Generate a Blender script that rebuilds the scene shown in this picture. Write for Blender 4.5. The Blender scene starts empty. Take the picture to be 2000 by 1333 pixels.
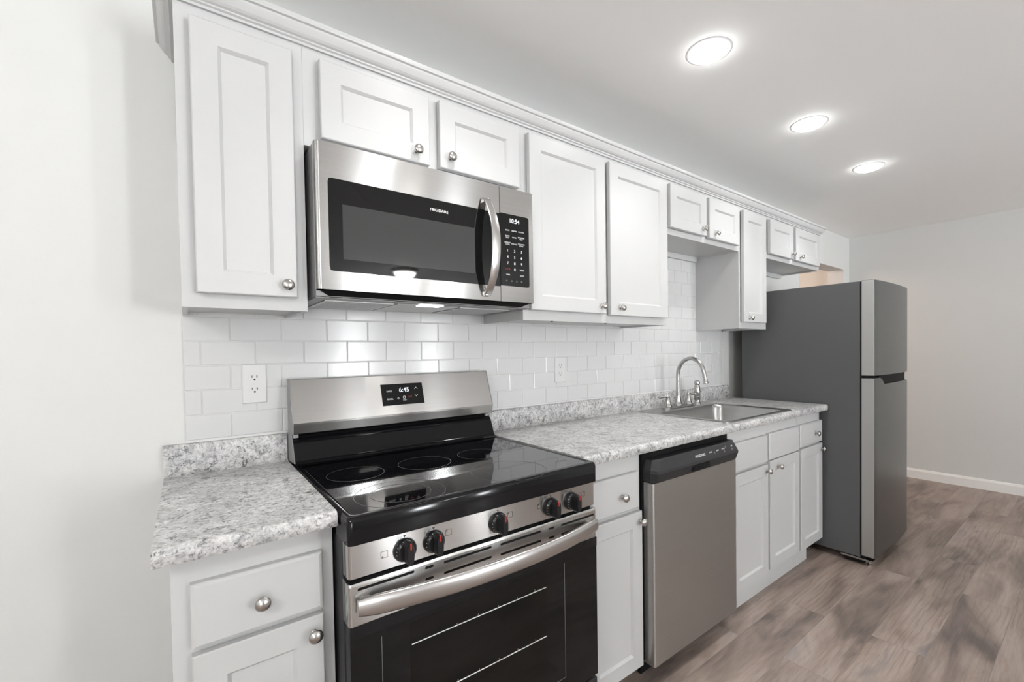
import bpy, bmesh, math, random
from mathutils import Vector, Matrix
random.seed(7)
S = bpy.context.scene
COL = S.collection
R = math.radians

# ------------------------------------------------------------------ camera
cam_data = bpy.data.cameras.new('camera')
cam = bpy.data.objects.new('camera', cam_data)
COL.objects.link(cam)
S.camera = cam
F_PX, YAW, PITCH, ROLL = 870.394, R(37.2833), R(-1.1683), R(-0.8813)
cam_data.sensor_fit = 'HORIZONTAL'
cam_data.sensor_width = 36.0
cam_data.lens = F_PX * 36.0 / 2000.0
cam_data.shift_x = -26.893 / 2000.0
cam_data.shift_y = 38.739 / 2000.0
cam_data.clip_start = 0.02
fw = Vector((math.sin(YAW) * math.cos(PITCH), math.cos(YAW) * math.cos(PITCH), math.sin(PITCH)))
rt0 = Vector((math.cos(YAW), -math.sin(YAW), 0))
up0 = rt0.cross(fw)
rt = rt0 * math.cos(ROLL) + up0 * math.sin(ROLL)
up = rt.cross(fw)
m = Matrix.Identity(4)
for i in range(3):
    m[i][0], m[i][1], m[i][2] = rt[i], up[i], -fw[i]
m[0][3], m[1][3], m[2][3] = 0.0, -1.6793, 1.2694
cam.matrix_world = m

# ------------------------------------------------------------------ world, daylight, exposure
W = bpy.data.worlds.new('daylight')
S.world = W
W.use_nodes = True
SKY, LOWER_FILL = 19.0, 58.0                     # lower half of the world set brighter, added fill thrown up at the ceiling
_nt = W.node_tree
_tc = _nt.nodes.new('ShaderNodeTexCoord')
_sep = _nt.nodes.new('ShaderNodeSeparateXYZ')
_nt.links.new(_tc.outputs['Generated'], _sep.inputs[0])
_mr = _nt.nodes.new('ShaderNodeMapRange')
for _k, _v in ((1, -0.04), (2, 0.04), (3, LOWER_FILL), (4, SKY)):
    _mr.inputs[_k].default_value = _v
_nt.links.new(_sep.outputs['Z'], _mr.inputs[0])
_nt.links.new(_mr.outputs[0], _nt.nodes['Background'].inputs[1])
_nt.nodes['Background'].inputs[0].default_value = (0.95, 0.98, 1.0, 1)
S.view_settings.view_transform = 'Standard'
S.view_settings.look = 'None'
S.view_settings.exposure = 0.31
S.view_settings.gamma = 1.0
S.view_settings.use_curve_mapping = False
S.cycles.diffuse_bounces = 6
S.cycles.max_bounces = 10

CAN_STRENGTH = 24.0
SPOT_WATTS = 22.0
DOME_STRENGTH = 60.0
LIVING_STRENGTH = 56.0
LIVING_XY = (-1.5, -2.2)
HALL_WATTS = 18.0
FLOOR_Z = -0.010
CEIL_Z = 2.405
X_LEFT, X_RIGHT, Y_REAR = -2.6, 5.58, -6.4
ADDED_WINDOWS = [(-1.8, -1.25), (2.1, 2.6), (3.6, 4.0)]          # unseen windows added to light the room; middle one fits the steel reflections (x0, x1)
WIN_Z0, WIN_Z1 = 0.35, 2.15
for k, (wx0, wx1) in enumerate(ADDED_WINDOWS):
    ld = bpy.data.lights.new('daylight_portal', 'AREA')
    ld.shape = 'RECTANGLE'
    ld.size, ld.size_y = wx1 - wx0, WIN_Z1 - WIN_Z0
    ld.cycles.is_portal = True
    lo = bpy.data.objects.new('daylight_portal', ld)
    COL.objects.link(lo)
    lo.location = ((wx0 + wx1) / 2, Y_REAR - 0.02, (WIN_Z0 + WIN_Z1) / 2)
    lo.rotation_euler = (R(90), 0, 0)        # shines towards +y


# ------------------------------------------------------------------ materials
def nodes(name):
    mt = bpy.data.materials.new(name)
    mt.use_nodes = True
    nt = mt.node_tree
    return mt, nt, nt.nodes['Principled BSDF']


def setp(b, **k):
    for n, v in k.items():
        key = {'color': 'Base Color', 'metal': 'Metallic', 'rough': 'Roughness', 'ior': 'IOR', 'spec': 'Specular IOR Level',
               'coat': 'Coat Weight', 'coat_rough': 'Coat Roughness', 'aniso': 'Anisotropic', 'emit': 'Emission Color',
               'emit_s': 'Emission Strength', 'trans': 'Transmission Weight', 'alpha': 'Alpha'}[n]
        if key in ('Base Color', 'Emission Color'):
            v = (*v, 1)
        b.inputs[key].default_value = v


def plain(name, color, rough=0.5, **k):
    mt, nt, b = nodes(name)
    setp(b, color=color, rough=rough, **k)
    return mt


def N(nt, t, **k):
    n = nt.nodes.new(t)
    for a, v in k.items():
        if hasattr(n, a) and a not in ('inputs',):
            setattr(n, a, v)
    return n


def objcoord(nt, scale=(1, 1, 1), loc=(0, 0, 0)):
    tc = N(nt, 'ShaderNodeTexCoord')
    mp = N(nt, 'ShaderNodeMapping')
    mp.inputs['Scale'].default_value = scale
    mp.inputs['Location'].default_value = loc
    nt.links.new(tc.outputs['Object'], mp.inputs['Vector'])
    return mp.outputs['Vector']


def noise(nt, vec, scale, detail=4, rough=0.5, dist=0.0):
    n = N(nt, 'ShaderNodeTexNoise')
    n.inputs['Scale'].default_value = scale
    n.inputs['Detail'].default_value = detail
    n.inputs['Roughness'].default_value = rough
    n.inputs['Distortion'].default_value = dist
    nt.links.new(vec, n.inputs['Vector'])
    return n.outputs['Fac']


def ramp(nt, fac, stops):
    r = N(nt, 'ShaderNodeValToRGB')
    el = r.color_ramp.elements
    while len(el) < len(stops):
        el.new(0.5)
    for e, (p, c) in zip(el, stops):
        e.position = p
        e.color = (*c, 1) if len(c) == 3 else c
    nt.links.new(fac, r.inputs['Fac'])
    return r.outputs['Color']


def mix(nt, fac, a, b, mode='MIX'):
    n = N(nt, 'ShaderNodeMix')
    n.data_type = 'RGBA'
    n.blend_type = mode
    for sock, v in ((n.inputs['Factor'], fac), (n.inputs[6], a), (n.inputs[7], b)):
        if hasattr(v, 'is_linked') or isinstance(v, bpy.types.NodeSocket):
            nt.links.new(v, sock)
        elif isinstance(v, (int, float)):
            sock.default_value = v
        else:
            sock.default_value = (*v, 1)
    return n.outputs[2]


def bump(nt, b, height, strength, dist=0.002):
    n = N(nt, 'ShaderNodeBump')
    n.inputs['Strength'].default_value = strength
    n.inputs['Distance'].default_value = dist
    nt.links.new(height, n.inputs['Height'])
    nt.links.new(n.outputs['Normal'], b.inputs['Normal'])


def wall_paint(name, color, rough=0.75):
    mt, nt, b = nodes(name)
    setp(b, color=color, rough=rough, spec=0.3)
    v = objcoord(nt)
    bump(nt, b, noise(nt, v, 260, 3), 0.12, 0.001)
    return mt


def steel(name, color, rough, aniso, tangent=(0, 0, 1), streak=0.05):
    mt, nt, b = nodes(name)
    setp(b, color=color, metal=1.0, rough=rough, aniso=aniso)
    cx = N(nt, 'ShaderNodeCombineXYZ')
    for i in range(3):
        cx.inputs[i].default_value = tangent[i]
    nt.links.new(cx.outputs[0], b.inputs['Tangent'])
    v = objcoord(nt, (3, 3, 900) if tangent[2] else (900, 3, 3))
    f = noise(nt, v, 1.0, 2)
    c = ramp(nt, f, [(0.3, tuple(x * (1 - streak) for x in color)), (0.7, tuple(min(1, x * (1 + streak)) for x in color))])
    nt.links.new(c, b.inputs['Base Color'])
    return mt


M = {}
M['wall'] = wall_paint('wall_paint', (0.64, 0.645, 0.635))
M['ceiling'] = wall_paint('ceiling_paint', (0.92, 0.925, 0.92))
M['peach'] = wall_paint('hall_paint', (0.80, 0.70, 0.64))
M['trim'] = plain('trim_paint', (0.82, 0.82, 0.81), 0.4)
M['cab'] = plain('cabinet_paint', (0.515, 0.52, 0.52), 0.36)
M['cab_in'] = plain('cabinet_underside', (0.74, 0.73, 0.71), 0.6)
M['tile'] = plain('glazed_tile', (0.59, 0.595, 0.595), 0.15, spec=0.4)
M['grout'] = plain('tile_grout', (0.66, 0.66, 0.655), 0.8)
M['plastic_w'] = plain('white_plastic', (0.61, 0.61, 0.61), 0.35)
M['slot'] = plain('dark_slot', (0.02, 0.02, 0.02), 0.6)
M['nickel'] = plain('brushed_nickel', (0.50, 0.485, 0.47), 0.24, metal=1.0)
M['nickel_f'] = plain('satin_faucet_metal', (0.46, 0.455, 0.445), 0.24, metal=1.0)
M['steel'] = steel('stainless_steel', (0.54, 0.534, 0.525), 0.17, 1.0)
M['steel_dw'] = steel('dishwasher_steel', (0.44, 0.425, 0.41), 0.36, 0.8)
M['steel_s'] = plain('handle_steel', (0.58, 0.57, 0.56), 0.26, metal=1.0)
M['steel_sink'] = steel('sink_steel', (0.44, 0.44, 0.437), 0.28, 0.3, (1, 0, 0))
M['black_gloss'] = plain('black_enamel', (0.006, 0.006, 0.007), 0.09, spec=0.26)
M['black_glass'] = plain('ceramic_glass', (0.004, 0.004, 0.005), 0.04, ior=2.0)
M['door_glass'] = plain('dark_door_glass', (0.007, 0.007, 0.007), 0.03, spec=0.25)
M['mesh_glass'] = plain('screened_window_glass', (0.042, 0.044, 0.043), 0.05, spec=0.25)
M['oven_glass'] = plain('oven_window_glass', (0.006, 0.0055, 0.005), 0.06, spec=0.22)
M['black_plastic'] = plain('black_plastic', (0.010, 0.010, 0.011), 0.28, spec=0.3)
M['black_satin'] = plain('black_satin_plastic', (0.024, 0.024, 0.026), 0.42, spec=0.3)
M['black_band'] = plain('black_door_band', (0.010, 0.010, 0.0105), 0.25, spec=0.22)
M['black_matte'] = plain('black_matte', (0.007, 0.007, 0.007), 0.7, spec=0.15)
M['grey_side'] = plain('grey_side_metal', (0.27, 0.27, 0.27), 0.45, metal=0.3)
M['mw_under'] = plain('grey_underside', (0.20, 0.20, 0.20), 0.4, metal=0.4)
M['filter'] = plain('filter_mesh', (0.42, 0.42, 0.41), 0.35, metal=0.8)
M['print'] = plain('white_print', (0.75, 0.75, 0.75), 0.5)
M['print_dim'] = plain('grey_print', (0.16, 0.16, 0.17), 0.5)
M['print_dark'] = plain('dark_print', (0.03, 0.03, 0.03), 0.5)
M['red'] = plain('red_mark', (0.33, 0.02, 0.015), 0.4)
M['red_print'] = plain('red_print', (0.25, 0.03, 0.03), 0.5)
M['led'] = plain('display_digits', (0.8, 0.85, 0.9), 0.5, emit=(0.85, 0.92, 1.0), emit_s=0.6)
M['fridge_door'] = steel('refrigerator_door_finish', (0.17, 0.172, 0.17), 0.30, 0.35)
M['fridge_edge'] = plain('refrigerator_door_edge', (0.50, 0.50, 0.49), 0.42, metal=0.9)  # door side toned up for the brightness it reflects
M['ring'] = plain('burner_ring_print', (0.04, 0.04, 0.04), 0.3)
M['lens'] = plain('lit_lens', (0.9, 0.9, 0.9), 0.5, emit=(1.0, 0.985, 0.96), emit_s=CAN_STRENGTH)
M['mwlamp'] = plain('lit_cooktop_lamp', (0.9, 0.9, 0.9), 0.5, emit=(1.0, 0.97, 0.92), emit_s=6.0)
M['dome'] = plain('lit_frosted_glass', (0.9, 0.9, 0.9), 0.4, emit=(1.0, 0.98, 0.95), emit_s=DOME_STRENGTH)
M['dome_b'] = plain('lit_frosted_glass', (0.9, 0.9, 0.9), 0.4, emit=(1.0, 0.98, 0.95), emit_s=LIVING_STRENGTH)


def make_fridge_side():
    mt, nt, b = nodes('textured_grey_side')
    setp(b, color=(0.085, 0.086, 0.089), rough=0.48)  # paler strip stands in for bright reflections on the door's side
    bump(nt, b, noise(nt, objcoord(nt), 420, 2), 0.25, 0.0006)
    return mt
M['fridge_side'] = make_fridge_side()


def make_granite():
    mt, nt, b = nodes('speckled_laminate')
    setp(b, rough=0.30)
    v = objcoord(nt)
    big = noise(nt, v, 16, 5, 0.62, 0.6)
    fine = noise(nt, v, 95, 6, 0.7, 0.8)
    fine2 = noise(nt, v, 190, 3, 0.6)
    base = ramp(nt, big, [(0.30, (0.36, 0.36, 0.37)), (0.46, (0.53, 0.53, 0.527)), (0.64, (0.66, 0.655, 0.65))])
    fl = ramp(nt, fine, [(0.36, (0.30, 0.30, 0.31)), (0.45, (0.74, 0.74, 0.74)), (0.55, (0.98, 0.98, 0.98)), (0.64, (1.15, 1.15, 1.14))])
    c = mix(nt, 1.0, base, fl, 'MULTIPLY')
    clump = noise(nt, v, 30, 5, 0.65, 0.5)
    dk = ramp(nt, clump, [(0.545, (0, 0, 0)), (0.63, (1, 1, 1))])
    dk2 = ramp(nt, fine2, [(0.44, (0, 0, 0)), (0.54, (1, 1, 1))])
    d = mix(nt, 1.0, dk, dk2, 'MULTIPLY')
    c = mix(nt, d, c, (0.10, 0.10, 0.105))
    nt.links.new(c, b.inputs['Base Color'])
    return mt
M['granite'] = make_granite()


def make_floor():
    mt, nt, b = nodes('vinyl_plank_floor')
    setp(b, rough=0.42)
    tc = N(nt, 'ShaderNodeTexCoord')
    mp = N(nt, 'ShaderNodeMapping')
    mp.inputs['Location'].default_value = (0.06, 1.045 + 1.8, 0)
    nt.links.new(tc.outputs['Object'], mp.inputs['Vector'])
    vec = mp.outputs['Vector']
    br = N(nt, 'ShaderNodeTexBrick')
    br.offset = 0.37
    br.inputs['Color1'].default_value = (0, 0, 0, 1)
    br.inputs['Color2'].default_value = (1, 1, 1, 1)
    br.inputs['Mortar'].default_value = (0.5, 0.5, 0.5, 1)
    br.inputs['Scale'].default_value = 1.0
    br.inputs['Mortar Size'].default_value = 0.0012
    br.inputs['Mortar Smooth'].default_value = 0.4
    br.inputs['Bias'].default_value = 0.0
    br.inputs['Brick Width'].default_value = 1.22
    br.inputs['Row Height'].default_value = 0.18
    nt.links.new(vec, br.inputs['Vector'])
    rnd = br.outputs['Color']
    off = N(nt, 'ShaderNodeVectorMath'); off.operation = 'MULTIPLY_ADD'
    nt.links.new(rnd, off.inputs[0]); off.inputs[1].default_value = (13.0, 7.0, 31.0); nt.links.new(vec, off.inputs[2])

    def stretched(sx, sy, sz, scale, detail, rough, dist):
        mm = N(nt, 'ShaderNodeMapping')
        mm.inputs['Scale'].default_value = (sx, sy, sz)
        nt.links.new(off.outputs[0], mm.inputs['Vector'])
        return noise(nt, mm.outputs['Vector'], scale, detail, rough, dist)
    tone = stretched(0.9, 4.0, 1.0, 1.6, 4, 0.55, 0.8)
    grain = stretched(1.6, 34.0, 1.0, 2.2, 6, 0.65, 1.2)
    fine = stretched(5.0, 190.0, 1.0, 2.0, 3, 0.6, 0.2)
    c1 = ramp(nt, tone, [(0.315, (0.112, 0.089, 0.081)), (0.43, (0.210, 0.168, 0.146)), (0.52, (0.290, 0.230, 0.200)), (0.62, (0.345, 0.285, 0.255)), (0.74, (0.200, 0.178, 0.178))])
    g = ramp(nt, grain, [(0.30, (0.74, 0.71, 0.70)), (0.5, (1.0, 1.0, 1.0)), (0.72, (1.15, 1.13, 1.10))])
    c = mix(nt, 0.7, c1, g, 'MULTIPLY')
    f2 = ramp(nt, fine, [(0.3, (0.90, 0.89, 0.89)), (0.6, (1.04, 1.04, 1.04))])
    c = mix(nt, 0.5, c, f2, 'MULTIPLY')
    # cathedral grain
    wv = N(nt, 'ShaderNodeTexWave')
    wv.wave_type = 'RINGS'; wv.rings_direction = 'X'
    mm = N(nt, 'ShaderNodeMapping'); mm.inputs['Scale'].default_value = (0.8, 6.0, 1.0)
    nt.links.new(off.outputs[0], mm.inputs['Vector'])
    nt.links.new(mm.outputs['Vector'], wv.inputs['Vector'])
    wv.inputs['Scale'].default_value = 2.6; wv.inputs['Distortion'].default_value = 7.0; wv.inputs['Detail'].default_value = 3.0
    wv.inputs['Detail Scale'].default_value = 1.6
    wr = ramp(nt, wv.outputs['Fac'], [(0.0, (0.72, 0.68, 0.66)), (0.25, (1, 1, 1)), (1.0, (1.03, 1.03, 1.02))])
    patch = ramp(nt, stretched(1.2, 3.0, 1.0, 1.1, 2, 0.5, 0.3), [(0.46, (0, 0, 0)), (0.60, (1, 1, 1))])
    c = mix(nt, patch, c, mix(nt, 0.75, c, wr, 'MULTIPLY'))
    pl = ramp(nt, rnd, [(0.0, (0.84, 0.83, 0.83)), (0.5, (1.0, 0.98, 0.96)), (1.0, (1.10, 1.10, 1.11))])
    c = mix(nt, 0.7, c, pl, 'MULTIPLY')
    seam = N(nt, 'ShaderNodeMath'); seam.operation = 'MULTIPLY'
    nt.links.new(br.outputs['Fac'], seam.inputs[0]); seam.inputs[1].default_value = 0.55
    c = mix(nt, seam.outputs[0], c, (0.10, 0.085, 0.08))
    nt.links.new(c, b.inputs['Base Color'])
    bump(nt, b, grain, 0.10, 0.001)
    return mt
M['floor'] = make_floor()


# ------------------------------------------------------------------ mesh helpers
def box(bm, x0, x1, y0, y1, z0, z1, b=0.0, seg=2):
    r = bmesh.ops.create_cube(bm, size=1.0)
    vs = r['verts']
    for v in vs:
        v.co = Vector((x0 + (v.co.x + .5) * (x1 - x0), y0 + (v.co.y + .5) * (y1 - y0), z0 + (v.co.z + .5) * (z1 - z0)))
    if b > 0:
        es = list({e for v in vs for e in v.link_edges})
        bmesh.ops.bevel(bm, geom=es, offset=b, segments=seg, affect='EDGES', profile=0.5, clamp_overlap=True)
    return bm


def B(*a, **k):
    bm = bmesh.new()
    if a:
        box(bm, *a, **k)
    return bm


def bridge(bm, loops, close=True, cap0=True, cap1=True):
    rings = [[bm.verts.new(p) for p in lp] for lp in loops]
    n = len(rings[0])
    for a, b in zip(rings, rings[1:]):
        for i in range(n if close else n - 1):
            j = (i + 1) % n
            try:
                bm.faces.new((a[i], a[j], b[j], b[i]))
            except ValueError:
                pass
    if cap0:
        bm.faces.new(list(reversed(rings[0])))
    if cap1:
        bm.faces.new(rings[-1])
    return bm


def rect_loops(bm, loops):
    """loops of (x0,x1,z0,z1,y) bridged back to front, capped"""
    return bridge(bm, [[(x0, y, z0), (x1, y, z0), (x1, y, z1), (x0, y, z1)] for x0, x1, z0, z1, y in loops])


def extrude_x(bm, prof, x0, x1):
    """closed profile of (y,z) extruded along x"""
    return bridge(bm, [[(x, y, z) for y, z in prof] for x in (x0, x1)])


def extrude_z(bm, prof, z0, z1):
    return bridge(bm, [[(x, y, z) for x, y in prof] for z in (z0, z1)])


def extrude_y(bm, prof, y0, y1):
    return bridge(bm, [[(x, y, z) for x, z in prof] for y in (y0, y1)])


def lathe(bm, prof, center, axis=(0, 0, 1), seg=24):
    """profile of (r, h) turned about an axis through center"""
    ax = Vector(axis).normalized()
    t = Vector((1, 0, 0)) if abs(ax.x) < 0.9 else Vector((0, 1, 0))
    u = ax.cross(t).normalized()
    w = ax.cross(u)
    c = Vector(center)
    loops = []
    for r, h in prof:
        r = max(r, 1e-5)
        loops.append([c + ax * h + u * (r * math.cos(2 * math.pi * i / seg)) + w * (r * math.sin(2 * math.pi * i / seg)) for i in range(seg)])
    return bridge(bm, loops)


def tube(bm, pts, rad, seg=14):
    pts = [Vector(p) for p in pts]
    n = len(pts)
    rads = rad if isinstance(rad, (list, tuple)) else [rad] * n
    tan = [(pts[min(i + 1, n - 1)] - pts[max(i - 1, 0)]).normalized() for i in range(n)]
    nrm = tan[0].orthogonal().normalized()
    loops = []
    for i in range(n):
        nrm = (nrm - tan[i] * nrm.dot(tan[i])).normalized()
        bi = tan[i].cross(nrm)
        loops.append([pts[i] + nrm * (rads[i] * math.cos(2 * math.pi * k / seg)) + bi * (rads[i] * math.sin(2 * math.pi * k / seg)) for k in range(seg)])
    return bridge(bm, loops)


def rounded_rect(x0, x1, z0, z1, r, n=5):
    out = []
    for cx, cz, a0 in ((x1 - r, z0 + r, -90), (x1 - r, z1 - r, 0), (x0 + r, z1 - r, 90), (x0 + r, z0 + r, 180)):
        for i in range(n + 1):
            a = R(a0 + 90 * i / n)
            out.append((cx + r * math.cos(a), cz + r * math.sin(a)))
    return out


def origin_of(o):
    while o.parent is not None:
        o = o.parent
    return o.location


def obj(name, bm, mat, parent=None, smooth=False):
    """link the bmesh (authored in world coordinates) as ONE mesh object"""
    bmesh.ops.recalc_face_normals(bm, faces=bm.faces)
    off = origin_of(parent) if parent is not None else Vector((0, 0, 0))
    bmesh.ops.translate(bm, verts=bm.verts, vec=-Vector(off))
    me = bpy.data.meshes.new(name)
    bm.to_mesh(me)
    bm.free()
    me.materials.append(mat)
    if smooth:
        me.shade_smooth()
        me.set_sharp_from_angle(angle=R(38))
    o = bpy.data.objects.new(name, me)
    COL.objects.link(o)
    if parent is not None:
        o.parent = parent
    return o


def tag(o, label, cat, group=None):
    o['label'] = label
    o['category'] = cat
    o['kind'] = 'thing'
    if group:
        o['group'] = group
    return o


def thing(name, label, cat, loc, group=None):
    o = bpy.data.objects.new(name, None)
    o.empty_display_size = 0.05
    COL.objects.link(o)
    o.location = loc
    return tag(o, label, cat, group)


def struct(name, bm, mat, smooth=False):
    o = obj(name, bm, mat, None, smooth)
    o['kind'] = 'structure'
    return o


FRONT_UP = Vector((0, 0, 1))


def text(name, s, size, pos, mat, parent, up=FRONT_UP, right=Vector((1, 0, 0)), align='CENTER', squeeze=1.0):
    cu = bpy.data.curves.new(name, 'FONT')
    cu.body = s
    cu.size = size
    cu.extrude = 0.0002
    cu.align_x = align
    cu.align_y = 'CENTER'
    tmp = bpy.data.objects.new('tmp_text', cu)
    COL.objects.link(tmp)
    dg = bpy.context.evaluated_depsgraph_get()
    me = bpy.data.meshes.new_from_object(tmp.evaluated_get(dg))
    bpy.data.objects.remove(tmp)
    bpy.data.curves.remove(cu)
    me.name = name
    u = Vector(up).normalized()
    r_ = Vector(right).normalized()
    n = r_.cross(u)
    mt = Matrix.Identity(4)
    for i in range(3):
        mt[i][0], mt[i][1], mt[i][2], mt[i][3] = r_[i] * squeeze, u[i], n[i], pos[i] - origin_of(parent)[i]
    me.transform(mt)
    me.materials.clear()
    me.materials.append(mat)
    o = bpy.data.objects.new(name, me)
    COL.objects.link(o)
    o.parent = parent
    return o


# ------------------------------------------------------------------ the room
struct('floor', B(X_LEFT, X_RIGHT + 0.1, Y_REAR, 2.2, FLOOR_Z - 0.1, FLOOR_Z), M['floor'])
struct('ceiling', B(X_LEFT, X_RIGHT, Y_REAR, 0.0, CEIL_Z, CEIL_Z + 0.1), M['ceiling'])
DX0, DX1, DZ, WT = 4.34, 5.42, 2.068, 0.145
bm = B()
box(bm, X_LEFT, DX0, 0, WT, FLOOR_Z, CEIL_Z + 0.1)
box(bm, DX1, X_RIGHT, 0, WT, FLOOR_Z, CEIL_Z + 0.1)
box(bm, DX0, DX1, 0, WT, DZ, CEIL_Z + 0.1)
struct('wall_back', bm, M['wall'])
struct('wall_right', B(X_RIGHT, X_RIGHT + 0.1, Y_REAR, 2.2, FLOOR_Z, CEIL_Z + 0.1), M['wall'])
struct('wall_left', B(X_LEFT - 0.1, X_LEFT, Y_REAR, WT, FLOOR_Z, CEIL_Z + 0.1), M['wall'])
bm = B()
xs = [X_LEFT - 0.1] + [v for w in ADDED_WINDOWS for v in w] + [X_RIGHT + 0.1]
for i in range(0, len(xs), 2):
    box(bm, xs[i], xs[i + 1], Y_REAR - 0.12, Y_REAR, FLOOR_Z, CEIL_Z + 0.1)
for wx0, wx1 in ADDED_WINDOWS:
    box(bm, wx0, wx1, Y_REAR - 0.12, Y_REAR, FLOOR_Z, WIN_Z0)
    box(bm, wx0, wx1, Y_REAR - 0.12, Y_REAR, WIN_Z1, CEIL_Z + 0.1)
struct('wall_front', bm, M['wall'])
for k, (wx0, wx1) in enumerate(ADDED_WINDOWS):
    bm = B()
    f = 0.06
    box(bm, wx0, wx0 + f, Y_REAR - 0.09, Y_REAR + 0.015, WIN_Z0, WIN_Z1, b=0.003)
    box(bm, wx1 - f, wx1, Y_REAR - 0.09, Y_REAR + 0.015, WIN_Z0, WIN_Z1, b=0.003)
    box(bm, wx0, wx1, Y_REAR - 0.09, Y_REAR + 0.015, WIN_Z0, WIN_Z0 + f, b=0.003)
    box(bm, wx0, wx1, Y_REAR - 0.09, Y_REAR + 0.015, WIN_Z1 - f, WIN_Z1, b=0.003)
    box(bm, wx0, wx1, Y_REAR - 0.07, Y_REAR - 0.02, (WIN_Z0 + WIN_Z1) / 2 - 0.02, (WIN_Z0 + WIN_Z1) / 2 + 0.02, b=0.003)
    struct('window_%d' % (k + 1), bm, M['trim'])  # frame of an unseen window added for its light
# room beyond the opening
struct('wall_hall', B(3.2, X_RIGHT, 1.75, 1.85, FLOOR_Z, CEIL_Z), M['peach'])
struct('wall_hall_side', B(3.1, 3.2, WT, 1.85, FLOOR_Z, CEIL_Z), M['peach'])
struct('ceiling_hall', B(3.1, X_RIGHT, WT, 1.85, CEIL_Z, CEIL_Z + 0.1), M['ceiling'])


def baseboard(name, prof_pts, a, b_):
    a, b_ = Vector(a), Vector(b_)
    d = (b_ - a).normalized()
    n = Vector((-d.y, d.x, 0))
    bm = bmesh.new()
    bridge(bm, [[p + n * o_ + Vector((0, 0, z)) for o_, z in prof_pts] for p in (a, b_)])
    return struct(name, bm, M['trim'])
BP = [(0, 0), (0.014, 0), (0.014, 0.072), (0.010, 0.082), (0.006, 0.09), (0, 0.092)]
baseboard('baseboard_right', BP, (X_RIGHT, Y_REAR, FLOOR_Z), (X_RIGHT, 0, FLOOR_Z))
baseboard('baseboard_back', BP, (DX0, 0, FLOOR_Z), (3.85, 0, FLOOR_Z))

# ------------------------------------------------------------------ ceiling lights
for (lx, lab) in ((0.69, 'round lit recessed ceiling light over the range and microwave'),
                  (1.614, 'round lit recessed ceiling light over the dishwasher, biggest of the three seen'),
                  (2.544, 'round lit recessed ceiling light in the middle of the three seen, by the sink'),
                  (3.462, 'round lit recessed ceiling light before the refrigerator, smallest of the three seen')):
    t = thing('recessed_light', lab, 'ceiling light', (lx, -0.742, CEIL_Z), 'recessed ceiling lights')
    bm = bmesh.new()
    lathe(bm, [(0.0645, 0.0), (0.0645, -0.002), (0.070, -0.003), (0.078, -0.0025), (0.083, -0.001), (0.0835, 0.0)], (lx, -0.742, CEIL_Z), seg=48)
    obj('trim_ring', bm, M['plastic_w'], t, True)
    bm = bmesh.new()
    lathe(bm, [(0.065, -0.0005), (0.065, -0.005), (0.062, -0.012), (0.050, -0.017), (0.03, -0.0195), (0.001, -0.020)], (lx, -0.742, CEIL_Z), seg=48)
    obj('lens', bm, M['lens'], t, True)
    sd = bpy.data.lights.new('downlight_beam', 'SPOT')
    sd.energy, sd.spot_size, sd.spot_blend, sd.shadow_soft_size, sd.color = SPOT_WATTS, R(118), 0.75, 0.05, (1.0, 0.985, 0.96)
    so_ = bpy.data.objects.new('downlight_beam', sd)
    COL.objects.link(so_)
    so_.location = (lx, -0.742, CEIL_Z - 0.026)
lx, ly = 2.38, -4.86
t = thing('flush_mount_light', 'frosted dome flush mount ceiling light with nickel base, seen mirrored in microwave glass', 'ceiling light', (lx, ly, CEIL_Z))
bm = bmesh.new()
lathe(bm, [(0.001, 0), (0.165, 0), (0.175, -0.012), (0.170, -0.03), (0.150, -0.045), (0.001, -0.045)], (lx, ly, CEIL_Z), seg=40)
obj('base', bm, M['nickel'], t, True)
bm = bmesh.new()
lathe(bm, [(0.145, -0.045), (0.142, -0.06), (0.125, -0.085), (0.095, -0.108), (0.05, -0.123), (0.001, -0.128)], (lx, ly, CEIL_Z), seg=40)
obj('dome', bm, M['dome'], t, True)
bm = bmesh.new()
lathe(bm, [(0.012, -0.126), (0.012, -0.134), (0.006, -0.142), (0.001, -0.146)], (lx, ly, CEIL_Z), seg=16)
obj('finial', bm, M['nickel'], t, True)
lx, ly = LIVING_XY
t = thing('semi_flush_light', 'frosted bowl light hung on a short nickel stem over the open floor', 'ceiling light', (lx, ly, CEIL_Z))
bm = bmesh.new()
lathe(bm, [(0.001, 0), (0.065, 0), (0.065, -0.012), (0.05, -0.022), (0.010, -0.026), (0.008, -0.24), (0.014, -0.245), (0.010, -0.262), (0.001, -0.266)], (lx, ly, CEIL_Z), seg=28)
obj('stem', bm, M['nickel'], t, True)
bm = bmesh.new()
lathe(bm, [(0.196, -0.136), (0.200, -0.138), (0.198, -0.150), (0.175, -0.190), (0.13, -0.222), (0.07, -0.239), (0.012, -0.244),
           (0.012, -0.240), (0.07, -0.235), (0.128, -0.218), (0.171, -0.188), (0.194, -0.150)], (lx, ly, CEIL_Z), seg=40)
obj('bowl', bm, M['dome_b'], t, True)
hl = bpy.data.lights.new('hall_lamp', 'POINT')
hl.energy = HALL_WATTS
hl.color = (1.0, 0.80, 0.66)
hl.shadow_soft_size = 0.12
ho = bpy.data.objects.new('hall_lamp', hl)
COL.objects.link(ho)
ho.location = (4.5, 0.95, 2.2)

# ------------------------------------------------------------------ tile backsplash
TX0, TX1 = -0.007, 3.022
t = thing('tile_backsplash', 'white glossy subway tile backsplash on wall between counters and wall cabinets', 'backsplash', (TX0, 0, 1.0104))
bm = B(TX0, TX1, -0.006, -0.0006, 1.0104, 1.895)
obj('grout', bm, M['grout'], t)
bm = bmesh.new()
TW, TH, G = 0.1428, 0.0748, 0.0018


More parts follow.
